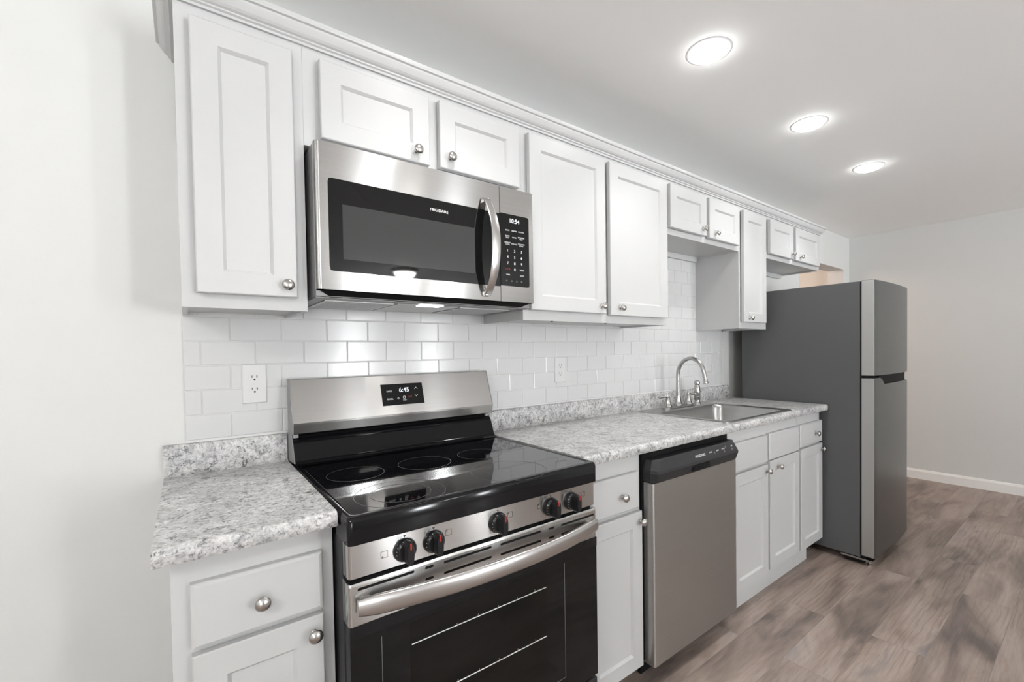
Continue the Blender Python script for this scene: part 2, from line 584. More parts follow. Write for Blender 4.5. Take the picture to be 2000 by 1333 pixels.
def tile(bm, x0, x1, z0, z1):
    yb, yf, c = -0.005, -0.009, 0.0022
    if x1 - x0 < 0.012 or z1 - z0 < 0.012:
        return
    r1, r2 = random.uniform(-.00025, .00025), random.uniform(-.00025, .00025)
    bridge(bm, [[(x0, yb, z0), (x1, yb, z0), (x1, yb, z1), (x0, yb, z1)],
                [(x0, yf + c * .6, z0), (x1, yf + c * .6, z0), (x1, yf + c * .6, z1), (x0, yf + c * .6, z1)],
                [(x0 + c, yf + r1 + r2, z0 + c), (x1 - c, yf - r1 + r2, z0 + c), (x1 - c, yf - r1 - r2, z1 - c), (x0 + c, yf + r1 - r2, z1 - c)]], cap0=False)
for k in range(-1, 12):
    z0 = 1.017 + (TH + 0.0002) * k
    z1 = z0 + TH
    if k == -1:
        z0 = 1.0104
    z1 = min(z1, 1.895)
    j0 = 0.109 if k % 2 == 0 else 0.0345
    x = j0 - 2 * TW
    while x < TX1:
        a, b_ = max(x + G / 2, TX0), min(x + TW - G / 2, TX1)
        if b_ > a:
            tile(bm, a, b_, z0 + G / 2, z1 - G / 2)
        x += TW
obj('tiles', bm, M['tile'], t)


# ------------------------------------------------------------------ cabinets
def knob(x, z, yf, parent, s=1.0):
    bm = bmesh.new()
    lathe(bm, [(0.0075 * s, 0.0), (0.0075 * s, 0.002), (0.0048 * s, 0.005), (0.0045 * s, 0.011), (0.0075 * s, 0.0135), (0.0135 * s, 0.0165), (0.0152 * s, 0.0195),
               (0.0148 * s, 0.0225), (0.012 * s, 0.0255), (0.007 * s, 0.0275), (0.0002, 0.0283)], (x, yf, z), (0, -1, 0), 24)
    return obj('knob', bm, M['nickel'], parent, True)


def shaker(name, x0, x1, z0, z1, yf, parent, w=0.056, th=0.02, knob_at=None):
    c = 0.0025
    bm = bmesh.new()
    rect_loops(bm, [(x0, x1, z0, z1, yf + th), (x0, x1, z0, z1, yf + c), (x0 + c, x1 - c, z0 + c, z1 - c, yf),
                    (x0 + w, x1 - w, z0 + w, z1 - w, yf), (x0 + w + .0075, x1 - w - .0075, z0 + w + .0075, z1 - w - .0075, yf + .0085),
                    (x0 + w + .0095, x1 - w - .0095, z0 + w + .0095, z1 - w - .0095, yf + .0085)])
    d = obj(name, bm, M['cab'], parent)
    if knob_at:
        knob(knob_at[0], knob_at[1], yf, d)
    return d


def slab(name, x0, x1, z0, z1, yf, parent, th=0.02, knob_at=None):
    c = 0.007
    bm = bmesh.new()
    rect_loops(bm, [(x0, x1, z0, z1, yf + th), (x0, x1, z0, z1, yf + 0.005), (x0 + .0015, x1 - .0015, z0 + .0015, z1 - .0015, yf + .003),
                    (x0 + c, x1 - c, z0 + c, z1 - c, yf)])
    d = obj(name, bm, M['cab'], parent)
    if knob_at:
        knob(knob_at[0], knob_at[1], yf, d)
    return d


YU, YUD = -0.298, -0.325
ZT = 2.150
UG = 'white shaker wall cabinets'


def wall_cabinet(x0, x1, z0, doors, label, screws=(), rail=False):
    t = thing('wall_cabinet', label, 'cabinet', ((x0 + x1) / 2, -0.15, z0), UG)
    bm = B()
    lip = 0.010
    e = 0.0001
    box(bm, x0 + e, x1 - e, -0.279, -0.0095, z0 + lip, ZT)
    box(bm, x0 + e, x0 + 0.013, -0.279, -0.0095, z0, z0 + lip)
    box(bm, x1 - 0.013, x1 - e, -0.279, -0.0095, z0, z0 + lip)
    obj('body', bm, M['cab'], t)
    obj('face_frame', B(x0 + e, x1 - e, YU, -0.279, z0, ZT, b=0.0005), M['cab'], t)
    for d in doors:
        shaker('door', d[0], d[1], d[2], d[3], YUD, t, w=d[5] if len(d) > 5 else 0.056, knob_at=d[4])
    if rail:
        obj('hanging_rail', B(x0 + 0.014, x1 - 0.014, -0.028, -0.0095, z0 - 0.022, z0 + lip, b=0.001), M['cab'], t)
    for sx, sy, sz in screws:
        bm = bmesh.new()
        lathe(bm, [(0.006, 0.004), (0.006, -0.0015), (0.004, -0.0028), (0.0003, -0.0028)], (sx, sy, sz), (0, 0, 1), 12)
        obj('screw', bm, M['print_dark'], t, True)
    return t


X0, X1, X2, X3, X4, X5, X6 = -0.006, 0.2775, 1.0414, 1.9600, 2.6960, 3.0473, 3.9300
ZU, ZS = 1.393, 1.862
wall_cabinet(X0, X1, ZU, [(0.024, 0.248, 1.428, 2.100, (0.222, 1.459))],
             'tall single-door white wall cabinet at the bare wall end, over the short counter', [(0.114, -0.213, ZU + .010)])
wall_cabinet(X1, X2, ZS, [(0.318, 0.650, 1.884, 2.106, (0.604, 1.919)), (0.688, 1.016, 1.888, 2.110, (0.724, 1.926))],
             'short two-door white wall cabinet directly above the microwave')
wall_cabinet(X2, X3, ZU, [(1.064, 1.486, 1.432, 2.112, (1.457, 1.464)), (1.516, 1.940, 1.428, 2.112, (1.578, 1.463))],
             'tall two-door white wall cabinet between the microwave and the alcove over the sink', [(1.193, -0.292, ZU), (1.512, -0.292, ZU)])
wall_cabinet(X3, X4, ZS, [(1.968, 2.300, 1.892, 2.112, (2.266, 1.926)), (2.330, 2.660, 1.888, 2.112, (2.390, 1.921))],
             'short two-door white wall cabinet bridging the alcove over the sink', rail=True)
wall_cabinet(X4, X5, ZU, [(2.712, 3.000, 1.432, 2.112, (2.775, 1.458))],
             'tall narrow single-door white wall cabinet between the sink alcove and the refrigerator')
wall_cabinet(X5, X6, ZS, [(3.060, 3.408, 1.890, 2.114, (3.410 - .03, 1.923)), (3.452, 3.876, 1.888, 2.122, (3.520, 1.918))],
             'short two-door white wall cabinet above the refrigerator', [(3.20, -0.028, ZS - .012)], rail=True)

# crown molding: profile swept round three sides with mitred corners
PROF = [(0.0, 2.137), (0.007, 2.137), (0.008, 2.143), (0.013, 2.146), (0.013, 2.150), (0.019, 2.153), (0.024, 2.158), (0.029, 2.166),
        (0.033, 2.173), (0.034, 2.178), (0.040, 2.180), (0.042, 2.184), (0.042, 2.193), (0.0, 2.193)]
XA, XB, YA = X0 - .0006, X6 + .0006, YU - .0006
path = [(XA, -0.001, (-1, 0)), (XA, YA, (-1, -1)), (XB, YA, (1, -1)), (XB, -0.001, (1, 0))]
bm = bmesh.new()
bridge(bm, [[(px + n[0] * o_, py + n[1] * o_, z) for o_, z in PROF] for px, py, n in path])
tag(obj('crown_molding', bm, M['cab']), 'stepped white crown molding capping the row of wall cabinets', 'crown molding')

# base cabinets
YB, YBD = -0.590, -0.610
ZC = 0.885
BG = 'white shaker base cabinets'


def base_cabinet(x0, x1, label, fronts, kick=(None, None), z0=0.078, loc_z=FLOOR_Z, hollow=False):
    t = thing('base_cabinet', label, 'cabinet', ((x0 + x1) / 2, -0.3, loc_z), BG)
    e = 0.0005
    bm = B()
    if hollow:
        box(bm, x0 + e, x0 + 0.016, YB + 0.019, -0.0015, z0, ZC)
        box(bm, x1 - 0.016, x1 - e, YB + 0.019, -0.0015, z0, ZC)
        box(bm, x0 + 0.016, x1 - 0.016, YB + 0.019, -0.0015, z0, z0 + 0.016)
        box(bm, x0 + 0.016, x1 - 0.016, -0.012, -0.0015, z0 + 0.016, ZC)
    else:
        box(bm, x0 + e, x1 - e, YB + 0.019, -0.0015, z0, ZC)
    box(bm, x0 + 0.01, x1 - 0.01, YB + 0.08, -0.0015, FLOOR_Z + 0.0005, z0)
    obj('body', bm, M['cab'], t)
    obj('face_frame', B(x0 + e, x1 - e, YB, YB + 0.019, z0, ZC, b=0.0012), M['cab'], t)
    for f in fronts:
        kind, a = f[0], f[1:]
        (shaker if kind == 'door' else slab)(kind, a[0], a[1], a[2], a[3], YBD, t, knob_at=a[4] if len(a) > 4 else None)
    if kick[0] is not None:
        obj('toe_kick', B(kick[0], kick[1], -0.572, -0.560, FLOOR_Z + 0.0005, z0 + 0.004, b=0.001), M['cab'], t)
    return t


base_cabinet(-0.036, 0.259, 'white base cabinet under the short counter, with one drawer and one door',
             [('drawer', -0.006, 0.232, 0.700, 0.828, (0.113, 0.760)), ('door', -0.006, 0.232, 0.100, 0.688, (0.211, 0.652))])
base_cabinet(1.036, 1.366, 'white base cabinet with one drawer and door between the range and the dishwasher',
             [('drawer', 1.060, 1.343, 0.676, 0.814, (1.243, 0.737)), ('door', 1.060, 1.357, 0.068, 0.662, (1.345, 0.625))])
base_cabinet(2.000, 2.769, 'white sink base cabinet with two blank panels over two doors',
             [('false_front', 2.024, 2.380, 0.680, 0.820), ('false_front', 2.396, 2.760, 0.684, 0.824),
              ('door', 2.024, 2.380, 0.095, 0.668, (2.362, 0.637)), ('door', 2.402, 2.758, 0.108, 0.680, (2.492, 0.640))], kick=(2.002, 2.768), hollow=True)
base_cabinet(2.769, 3.100, 'narrow white base cabinet with small drawer and door beside the refrigerator',
             [('drawer', 2.778, 3.094, 0.696, 0.824, (2.987, 0.754)), ('door', 2.786, 3.094, 0.095, 0.684, (3.078, 0.649))], kick=(2.7695, 2.95))


# ------------------------------------------------------------------ countertops
def counter(x0, x1, label, cut=None):
    t = thing('countertop', label, 'countertop', ((x0 + x1) / 2, -0.3, 0.886), 'speckled grey countertops')
    zt, zb, yf = 0.920, 0.8856, -0.638
    if cut is None:
        bm = bmesh.new()
        extrude_x(bm, [(-0.0005, zb), (-0.0005, zt), (yf + .012, zt), (yf + .006, zt - .0015), (yf + .002, zt - .005), (yf, zt - .011), (yf, zb + .006), (yf + .004, zb), ], x0, x1)
        obj('slab', bm, M['granite'], t, True)
    else:
        cx0, cx1, cy0, cy1 = cut
        bm = bmesh.new()
        nose = [(cy0, zb), (cy0, zt), (yf + .012, zt), (yf + .006, zt - .0015), (yf + .002, zt - .005), (yf, zt - .011), (yf, zb + .006), (yf + .004, zb)]
        extrude_x(bm, nose, x0, x1)
        box(bm, x0, cx0, cy0, -0.0005, zb, zt)
        box(bm, cx1, x1, cy0, -0.0005, zb, zt)
        box(bm, cx0, cx1, cy1, -0.0005, zb, zt)
        obj('slab', bm, M['granite'], t, True)
    bm = bmesh.new()
    extrude_x(bm, [(-0.0005, zt), (-0.0005, 1.010), (-0.017, 1.010), (-0.020, 1.007), (-0.021, 1.003), (-0.021, zt + .006), (-0.027, zt)], x0, x1)
    obj('backsplash', bm, M['granite'], t, True)
    return t


counter(-0.060, 0.2595, 'short speckled grey laminate countertop between the bare wall and the range')
SX0, SX1, SY0, SY1 = 2.010, 2.690, -0.606, -0.062
counter(1.0255, 3.100, 'long speckled grey laminate countertop with the sink set in it', cut=(SX0 + .02, SX1 - .02, SY0 + .02, SY1 - .02))

# ------------------------------------------------------------------ sink and faucet
ZK = 0.920
t = thing('sink', 'stainless steel drop-in kitchen sink set in the long countertop', 'sink', ((SX0 + SX1) / 2, (SY0 + SY1) / 2, ZK))


def rr(x0, x1, y0, y1, r, z, n=6):
    return [(a, b_, z) for a, b_ in rounded_rect(x0, x1, y0, y1, r, n)]
bx0, bx1, by0, by1 = 2.050, 2.655, -0.570, -0.170
bm = bmesh.new()
bridge(bm, [rr(SX0, SX1, SY0, SY1, .025, ZK + .0002), rr(SX0 + .002, SX1 - .002, SY0 + .002, SY1 - .002, .025, ZK + .004),
            rr(SX0 + .008, SX1 - .008, SY0 + .008, SY1 - .008, .025, ZK + .005), rr(bx0 - .008, bx1 + .008, by0 - .008, by1 + .008, .06, ZK + .004),
            rr(bx0, bx1, by0, by1, .055, ZK - .001), rr(bx0 + .006, bx1 - .006, by0 + .006, by1 - .006, .055, ZK - .02),
            rr(bx0 + .016, bx1 - .016, by0 + .016, by1 - .016, .055, ZK - .135), rr(bx0 + .025, bx1 - .025, by0 + .025, by1 - .025, .05, ZK - .155),
            rr(bx0 + .045, bx1 - .045, by0 + .045, by1 - .045, .04, ZK - .165), rr(bx0 + .2, bx1 - .2, by0 + .15, by1 - .15, .03, ZK - .168)], cap0=False)
obj('basin', bm, M['steel_sink'], t, True)
bm = bmesh.new()
lathe(bm, [(0.045, 0.001), (0.045, 0.003), (0.036, 0.003), (0.032, 0.0012), (0.001, 0.0012)], ((bx0 + bx1) / 2, (by0 + by1) / 2, ZK - .1675), seg=28)
obj('drain', bm, M['nickel'], t, True)

FY = -0.113
ZD = ZK + .0052
t = thing('faucet', 'brushed nickel gooseneck faucet with two lever handles behind the sink', 'faucet', (2.333, FY, ZD))
bm = bmesh.new()
bridge(bm, [rr(2.19, 2.475, FY - .028, FY + .028, .0278, ZD, 8), rr(2.19, 2.475, FY - .028, FY + .028, .0278, ZD + .008, 8),
            rr(2.195, 2.47, FY - .023, FY + .023, .0228, ZD + .012, 8)])
obj('deck_plate', bm, M['nickel_f'], t, True)
bm = bmesh.new()
lathe(bm, [(0.027, .012), (0.027, .016), (0.021, .024), (0.019, .035), (0.0155, .055), (0.0128, .065), (0.012, .07)], (2.333, FY, ZD), seg=24)
obj('spout_base', bm, M['nickel_f'], t, True)
pts, rads = [], []
for i in range(8):
    z = ZD + .065 + (0.190 - .065) * i / 7
    pts.append((2.333, FY, z)); rads.append(0.0125 - 0.0012 * i / 7)
cy, cz, rad = FY - 0.085, ZD + .190, 0.085
for i in range(1, 19):
    a = R(180 - 168 * i / 18)
    pts.append((2.333, cy - rad * math.cos(a), cz + (rad + .016) * math.sin(a)))
    rads.append(0.0113)
ly, lz = pts[-1][1], pts[-1][2]
pts.append((2.333, ly - .009, lz - .045)); rads.append(0.0105)
bm = bmesh.new()
tube(bm, pts, rads, 18)
obj('spout', bm, M['nickel_f'], t, True)
bm = bmesh.new()
dd = Vector((0, -.009, -.045)).normalized()
lathe(bm, [(0.0112, -.004), (0.0125, 0.0), (0.0115, 0.006), (0.0135, 0.012), (0.0165, 0.018), (0.0150, 0.0185), (0.001, 0.0185)], pts[-1], dd, 20)
obj('aerator', bm, M['nickel_f'], t, True)
for hx, sgn, ang in ((2.230, -1, -12), (2.437, 1, 10)):
    bm = bmesh.new()
    lathe(bm, [(0.026, .011), (0.025, .016), (0.0195, .027), (0.0185, .030), (0.018, .034), (0.0125, .056), (0.0105, .062), (0.0125, .066), (0.011, .072), (0.0075, .076), (0.004, .083), (0.0003, .085)],
          (hx, FY, ZD), seg=22)
    h = obj('handle', bm, M['nickel_f'], t, True)
    bm = bmesh.new()
    ex, ey = sgn * math.cos(R(ang)) * .062, -math.sin(R(ang)) * .062
    tube(bm, [(hx, FY, ZD + .068), (hx + ex * .4, FY + ey * .4, ZD + .070), (hx + ex * .8, FY + ey * .8, ZD + .068), (hx + ex, FY + ey, ZD + .067), (hx + ex * 1.08, FY + ey * 1.08, ZD + .067)],
         [.0075, .0065, .0075, .0095, .005], 12)
    obj('lever', bm, M['nickel_f'], h, True)
SPX = 2.535
t = thing('side_sprayer', 'brushed nickel side sprayer standing in its base beside the faucet', 'sprayer', (SPX, FY, ZD))
bm = bmesh.new()
lathe(bm, [(0.024, 0), (0.023, .005), (0.017, .014), (0.0155, .022), (0.0155, .026)], (SPX, FY, ZD), seg=22)
obj('base', bm, M['nickel_f'], t, True)
bm = bmesh.new()
lathe(bm, [(0.0145, .024), (0.0190, .030), (0.0205, .050), (0.0180, .052), (0.0200, .055), (0.0195, .085), (0.0165, .115), (0.0135, .120)], (SPX, FY, ZD), seg=22)
obj('body', bm, M['nickel_f'], t, True)
bm = bmesh.new()
lathe(bm, [(0.0125, .119), (0.0165, .124), (0.0178, .134), (0.0150, .144), (0.008, .149), (0.0003, .150)], (SPX, FY, ZD), seg=22)
obj('spray_head', bm, M['nickel_f'], t, True)


# ------------------------------------------------------------------ outlets
def outlet(cx, cz, label):
    t = thing('duplex_outlet', label, 'outlet', (cx, -0.0105, cz), 'white duplex outlets on the tile')
    bm = bmesh.new()
    w, h, y = 0.0345, 0.063, -0.0088
    rect_loops(bm, [(cx - w, cx + w, cz - h, cz + h, y), (cx - w, cx + w, cz - h, cz + h, y - .003), (cx - w + .003, cx + w - .003, cz - h + .003, cz + h - .003, y - .006)])
    obj('cover_plate', bm, M['plastic_w'], t)
    yf = y - .006
    for s in (-1, 1):
        oz = cz + s * 0.0195
        prof = []
        for i in range(28):
            a = 2 * math.pi * i / 28
            prof.append((cx + .0168 * math.cos(a), oz + max(-.0128, min(.0128, .0168 * math.sin(a)))))
        bm = bmesh.new()
        extrude_y(bm, prof, yf + .002, yf - .0014)
        so = obj('socket', bm, M['plastic_w'], t)
        bm = B()
        box(bm, cx - .0078, cx - .0058, yf - .0018, yf - .0005, oz - .0005, oz + .0070)
        box(bm, cx + .0054, cx + .0082, yf - .0018, yf - .0005, oz - .0005, oz + .0070)
        lathe(bm, [(.0030, 0), (.0030, .0014), (.0001, .0014)], (cx, yf - .0004, oz - .0068), (0, -1, 0), 12)
        obj('slots', bm, M['slot'], so)
    bm = bmesh.new()
    lathe(bm, [(.0032, 0), (.0030, .0010), (.0001, .0013)], (cx, yf, cz), (0, -1, 0), 12)
    obj('screw', bm, M['plastic_w'], t, True)


outlet(0.1722, 1.1805, 'white duplex outlet on the tile over the short counter')
outlet(1.4835, 1.1770, 'white duplex outlet on the tile midway between range and faucet')
t = thing('switch_plate', 'faint white electrical cover plate on the tile behind the faucet spout', 'switch plate', (2.838, -0.0105, 1.176))
bm = bmesh.new()
rect_loops(bm, [(2.8035, 2.8725, 1.113, 1.239, -.0088), (2.8035, 2.8725, 1.113, 1.239, -.0118), (2.8065, 2.8695, 1.116, 1.236, -.0148)])
obj('cover_plate', bm, M['plastic_w'], t)
obj('rocker', B(2.8215, 2.8545, -.0165, -.0140, 1.143, 1.209, b=.001), M['plastic_w'], t)

# ------------------------------------------------------------------ microwave
YM = -0.372
MX0, MX1, MZ0, MZ1 = 0.2885, 1.0408, 1.450, 1.857
t = thing('microwave', 'stainless over-the-range microwave with black glass door, mounted above the range', 'microwave', ((MX0 + MX1) / 2, -0.2, MZ0))
obj('body', B(MX0 + .002, MX1 - .002, YM + .03, -0.0095, 1.4335, MZ1, b=.002), M['grey_side'], t)
XS = 0.8895                                  # seam between door and control side


def open_frame(x0, x1, z0, z1, y, ox0, ox1, oz0, oz1, r, th=0.03):
    """a rectangular front with one rounded opening (opening may run out of one side)"""
    bm = bmesh.new()
    box(bm, x0, x1, y, y + th, oz1, z1, b=.0015)
    box(bm, x0, x1, y, y + th, z0, oz0, b=.0015)
    if ox0 > x0 + .001:
        box(bm, x0, ox0, y, y + th, oz0 - .002, oz1 + .002, b=.0015)
    if ox1 < x1 - .001:
        box(bm, ox1, x1, y, y + th, oz0 - .002, oz1 + .002, b=.0015)
    return bm


GZ0, GZ1 = 1.503, 1.757
prof = [(MX0 - .0, YM + .028), (MX0 + .001, YM + .010), (MX0 + .004, YM + .003), (MX0 + .010, YM), (MX0 + .0108, YM)]
# door frame with rounded left edge, one mesh
bm = bmesh.new()


def door_bar(bm, z0, z1, x1):
    extrude_z(bm, prof + [(x1, YM), (x1, YM + .028)], z0, z1)
door_bar(bm, GZ1, MZ1 - .002, XS - .001)
door_bar(bm, MZ0, GZ0, XS - .001)
door_bar(bm, GZ0, GZ1, 0.3225)
door = obj('door', bm, M['steel'], t, True)
# glass with rounded outer corners
bm = bmesh.new()
pr = [(XS - .001, GZ0 - .001), (XS - .001, GZ1 + .001)]
rr_ = 0.012
for i in range(7):
    a = R(90 + 15 * i)
    pr.append((0.3205 + rr_ + rr_ * math.cos(a), GZ1 + .001 - rr_ + rr_ * math.sin(a)))
for i in range(7):
    a = R(180 + 15 * i)
    pr.append((0.3205 + rr_ + rr_ * math.cos(a), GZ0 - .001 + rr_ + rr_ * math.sin(a)))
extrude_y(bm, pr, YM + .004, YM - .0008)
gl = obj('door_glass', bm, M['door_glass'], door)
obj('window', B(0.3575, 0.786, YM - .0014, YM - .0002, 1.537, 1.690), M['mesh_glass'], door)
text('logo', 'FRIGIDAIRE', 0.0125, (0.656, YM - .001, 1.7245), M['print'], door)
# handle: a bowed strap
bm = bmesh.new()
loops = []
HXC, HH = 0.829, 0.165
for i in range(25):
    s_ = -1 + 2 * i / 24
    z = 1.631 + HH * s_
    bow = (1 - abs(s_) ** 2.3)
    y = YM - .010 - .050 * bow
    x = HXC + .004 * bow
    wd = .0135 + .0035 * bow
    th = .006
    dy = .050 * 2.3 * abs(s_) ** 1.3 * (1 if s_ > 0 else -1) / HH
    nrm = Vector((0, -1, -dy)).normalized()
    loop = []
    for k in range(16):
        a = 2 * math.pi * k / 16
        cx_, cy_ = math.cos(a), math.sin(a)
        sx = math.copysign(abs(cx_) ** .6, cx_) * wd
        sy = math.copysign(abs(cy_) ** .6, cy_) * th
        loop.append(Vector((x + sx, y, z)) + nrm * sy)
    loops.append(loop)
bridge(bm, loops)
for zz in (1.631 - HH + .006, 1.631 + HH - .006):
    box(bm, HXC - .011, HXC + .011, YM - .012, YM + .002, zz - .008, zz + .008, b=.002)
obj('handle', bm, M['steel_s'], door, True)
# control side
bm = bmesh.new()
cp = [(XS + .001, YM + .028), (XS + .001, YM), (MX1 - .0068, YM), (MX1 - .006, YM), (MX1 - .002, YM + .003), (MX1, YM + .010), (MX1, YM + .028)]
extrude_z(bm, cp, GZ1 + .004, MZ1 - .002)
extrude_z(bm, cp, MZ0, GZ0 + .004)
extrude_z(bm, [(1.0165, YM + .028), (1.0165, YM), (MX1 - .0068, YM), (MX1 - .006, YM), (MX1 - .002, YM + .003), (MX1, YM + .010), (MX1, YM + .028)], GZ0 + .004, GZ1 + .004)
ctl = obj('control_frame', bm, M['steel'], t, True)
bm = bmesh.new()
pr = [(XS + .001, GZ1 + .005), (XS + .001, GZ0 + .003)]
for i in range(7):
    a = R(-90 + 15 * i)
    pr.append((1.0175 - .010 + .010 * math.cos(a), GZ0 + .003 + .010 + .010 * math.sin(a)))
for i in range(7):
    a = R(0 + 15 * i)
    pr.append((1.0175 - .010 + .010 * math.cos(a), GZ1 + .005 - .010 + .010 * math.sin(a)))
extrude_y(bm, pr, YM + .004, YM - .0008)
kp = obj('control_panel', bm, M['door_glass'], t)
yt = YM - .001
text('display_digits', '10:54', 0.021, (0.952, yt, 1.739), M['led'], kp)
for r_, z in enumerate((1.704, 1.681, 1.657)):
    for c_, x in enumerate((0.921, 0.951, 0.982)):
        if r_ and c_ != 1:
            text('key_print', ('POPCORN', 'BAKED', 'DEFROST', 'BEVERAGE')[(r_ + c_) % 4] + '\n' + ('AUTO', 'MELT', 'COOK', 'TIMER')[(r_ + 2 * c_) % 4], 0.0062, (x, yt, z), M['print'], kp)
        else:
            text('key_print', ('COOK', 'SOFTEN', 'POTATO')[(r_ * 2 + c_) % 3], 0.0062, (x, yt, z), M['print'], kp)
for r_, row in enumerate(('123', '456', '789')):
    for c_, ch in enumerate(row):
        text('key_print', ch, 0.0135, (0.921 + .0305 * c_, yt, 1.632 - .0225 * r_), M['print'], kp)
text('key_print', 'STOP', 0.0085, (0.921, yt, 1.565), M['red_print'], kp)
text('key_print', '0', 0.0135, (0.9515, yt, 1.565), M['print'], kp)
text('key_print', 'VENT', 0.0085, (0.984, yt, 1.566), M['print'], kp)
text('key_print', 'TIMER', 0.0065, (0.921, yt, 1.546), M['print'], kp)
text('key_print', 'LIGHT', 0.0065, (0.984, yt, 1.546), M['print'], kp)
for x in (0.915, 0.937, 0.959, 0.981):
    text('key_print', 'o', 0.012, (x, yt, 1.525), M['print_dim'], kp)
# underside
bm = bmesh.new()
bridge(bm, [[(MX0 + .012, YM + .012, 1.4495), (MX1 - .012, YM + .012, 1.4495), (MX1 - .050, YM + .034, 1.4325), (MX0 + .040, YM + .034, 1.4325)],
            [(MX0 + .012, YM + .030, 1.4495), (MX1 - .012, YM + .030, 1.4495), (MX1 - .050, YM + .040, 1.4325), (MX0 + .040, YM + .040, 1.4325)]])
obj('intake_grille', bm, M['black_matte'], t)
obj('bottom_plate', B(MX0 + .003, MX1 - .003, YM + .038, -.02, 1.4300, 1.4335, b=.001), M['mw_under'], t)
for fx0, fx1 in ((0.325, 0.535), (0.775, 0.985)):
    f = obj('grease_filter', B(fx0, fx1, -.285, -.06, 1.4270, 1.4305, b=.001), M['filter'], t)
    bm = bmesh.new()
    for k in range(9):
        y = -.275 + .0235 * k
        box(bm, fx0 + .012, fx1 - .012, y, y + .006, 1.4263, 1.4275)
    obj('filter_slats', bm, M['mw_under'], f)
obj('center_cover', B(0.545, 0.765, -.290, -.05, 1.4280, 1.4305, b=.001), M['filter'], t)
obj('cooktop_lamp', B(0.615, 0.695, -.315, -.27, 1.4265, 1.4305, b=.001), M['mwlamp'], t)

# ------------------------------------------------------------------ range
GX0, GX1 = 0.2635, 1.0215
t = thing('range', 'stainless freestanding electric range with black glass cooktop between the counters', 'range', ((GX0 + GX1) / 2, -0.35, FLOOR_Z))
bm = B()
box(bm, GX0 + .001, GX1 - .001, -0.648, -0.022, 0.06, 0.900, b=.002)
obj('body', bm, M['black_satin'], t)
for lx in (GX0 + .05, GX1 - .05):
    for ly in (-0.60, -0.08):
        bm = bmesh.new()
        lathe(bm, [(0.018, 0.0005), (0.018, 0.012), (0.010, 0.016), (0.010, 0.075)], (lx, ly, FLOOR_Z), seg=14)
        obj('foot', bm, M['black_matte'], t, True)
# cooktop frame with raised lip
YG = -0.700
bm = bmesh.new()


def rrz(x0, x1, y0, y1, r, z):
    return rr(x0, x1, y0, y1, r, z, 6)
bridge(bm, [rrz(GX0, GX1, YG, -.05, .012, .858), rrz(GX0, GX1, YG, -.05, .012, .906), rrz(GX0 + .001, GX1 - .001, YG + .002, -.05, .012, .913),
            rrz(GX0 + .004, GX1 - .004, YG + .006, -.052, .012, .9185), rrz(GX0 + .010, GX1 - .010, YG + .014, -.055, .015, .9195),
            rrz(GX0 + .016, GX1 - .016, YG + .022, -.060, .018, .9165), rrz(GX0 + .018, GX1 - .018, YG + .024, -.062, .018, .9160)])
obj('cooktop_frame', bm, M['black_gloss'], t, True)
bm = bmesh.new()
bridge(bm, [rrz(GX0 + .017, GX1 - .017, YG + .023, -.105, .018, .9150), rrz(GX0 + .018, GX1 - .018, YG + .024, -.106, .018, .9168)])
top = obj('glass_top', bm, M['black_glass'], t)


def ring(cx, cy, r, wd=0.0016):
    bm = bmesh.new()
    lp = []
    for rr2, z in ((r - wd / 2, .9168), (r - wd / 2, .91705), (r + wd / 2, .91705), (r + wd / 2, .9168)):
        lp.append([(cx + rr2 * math.cos(2 * math.pi * i / 64), cy + rr2 * math.sin(2 * math.pi * i / 64), z) for i in range(64)])
    bridge(bm, lp + [lp[0]], cap0=False, cap1=False)
    return obj('burner_ring', bm, M['ring'], top)


for cx, cy, r in ((0.390, -.330, .080), (0.603, -.342, .083), (0.803, -.352, .076), (0.757, -.595, .112), (0.425, -.588, .112), (0.425, -.588, .075)):
    ring(cx, cy, r)
# backguard
Yt, Yb_, Zt_, Zb_ = -0.058, -0.104, 1.190, 1.050
bm = bmesh.new()
extrude_x(bm, [(-.024, 1.004), (-.024, 1.186), (-.030, 1.190), (Yt + .004, 1.1905), (Yt, 1.188), (Yb_, Zb_), (Yb_ + .001, Zb_ - .006), (-.096, 1.016), (-.090, 1.013), (-.070, 1.012)], GX0 + .003, GX1 - .003)
bg = obj('backguard', bm, M['steel'], t)
for ex0, ex1 in ((GX0, GX0 + .003), (GX1 - .003, GX1)):
    bm = bmesh.new()
    extrude_x(bm, [(-.022, .92), (-.022, 1.191), (Yt + .002, 1.192), (Yt - .001, 1.189), (Yb_ - .001, Zb_), (-.097, 1.014), (-.072, 1.010), (-.080, .995), (-.118, .925)], ex0, ex1)
    obj('end_cap', bm, M['grey_side'], t)
bm = bmesh.new()
extrude_x(bm, [(-.024, .918), (-.024, 1.006), (-.066, 1.006), (-.070, .9985), (-.078, .9965), (-.086, .992), (-.094, .978), (-.112, .932), (-.120, .924), (-.135, .9185)], GX0 + .003, GX1 - .003)
obj('riser', bm, M['black_gloss'], t, True)
upv = Vector((0, Yt - Yb_, 1.188 - Zb_)).normalized()
nv = Vector((1, 0, 0)).cross(upv)


def bgp(x, z, out=0.0005):
    f = (z - Zb_) / (1.188 - Zb_)
    return Vector((x, Yb_ + (Yt - Yb_) * f, z)) + nv * out


def bg_rect(x0, x1, z0, z1, o0, o1):
    bm = bmesh.new()
    bridge(bm, [[bgp(x0, z0, o), bgp(x1, z0, o), bgp(x1, z1, o), bgp(x0, z1, o)] for o in (o0, o1)])
    return bm


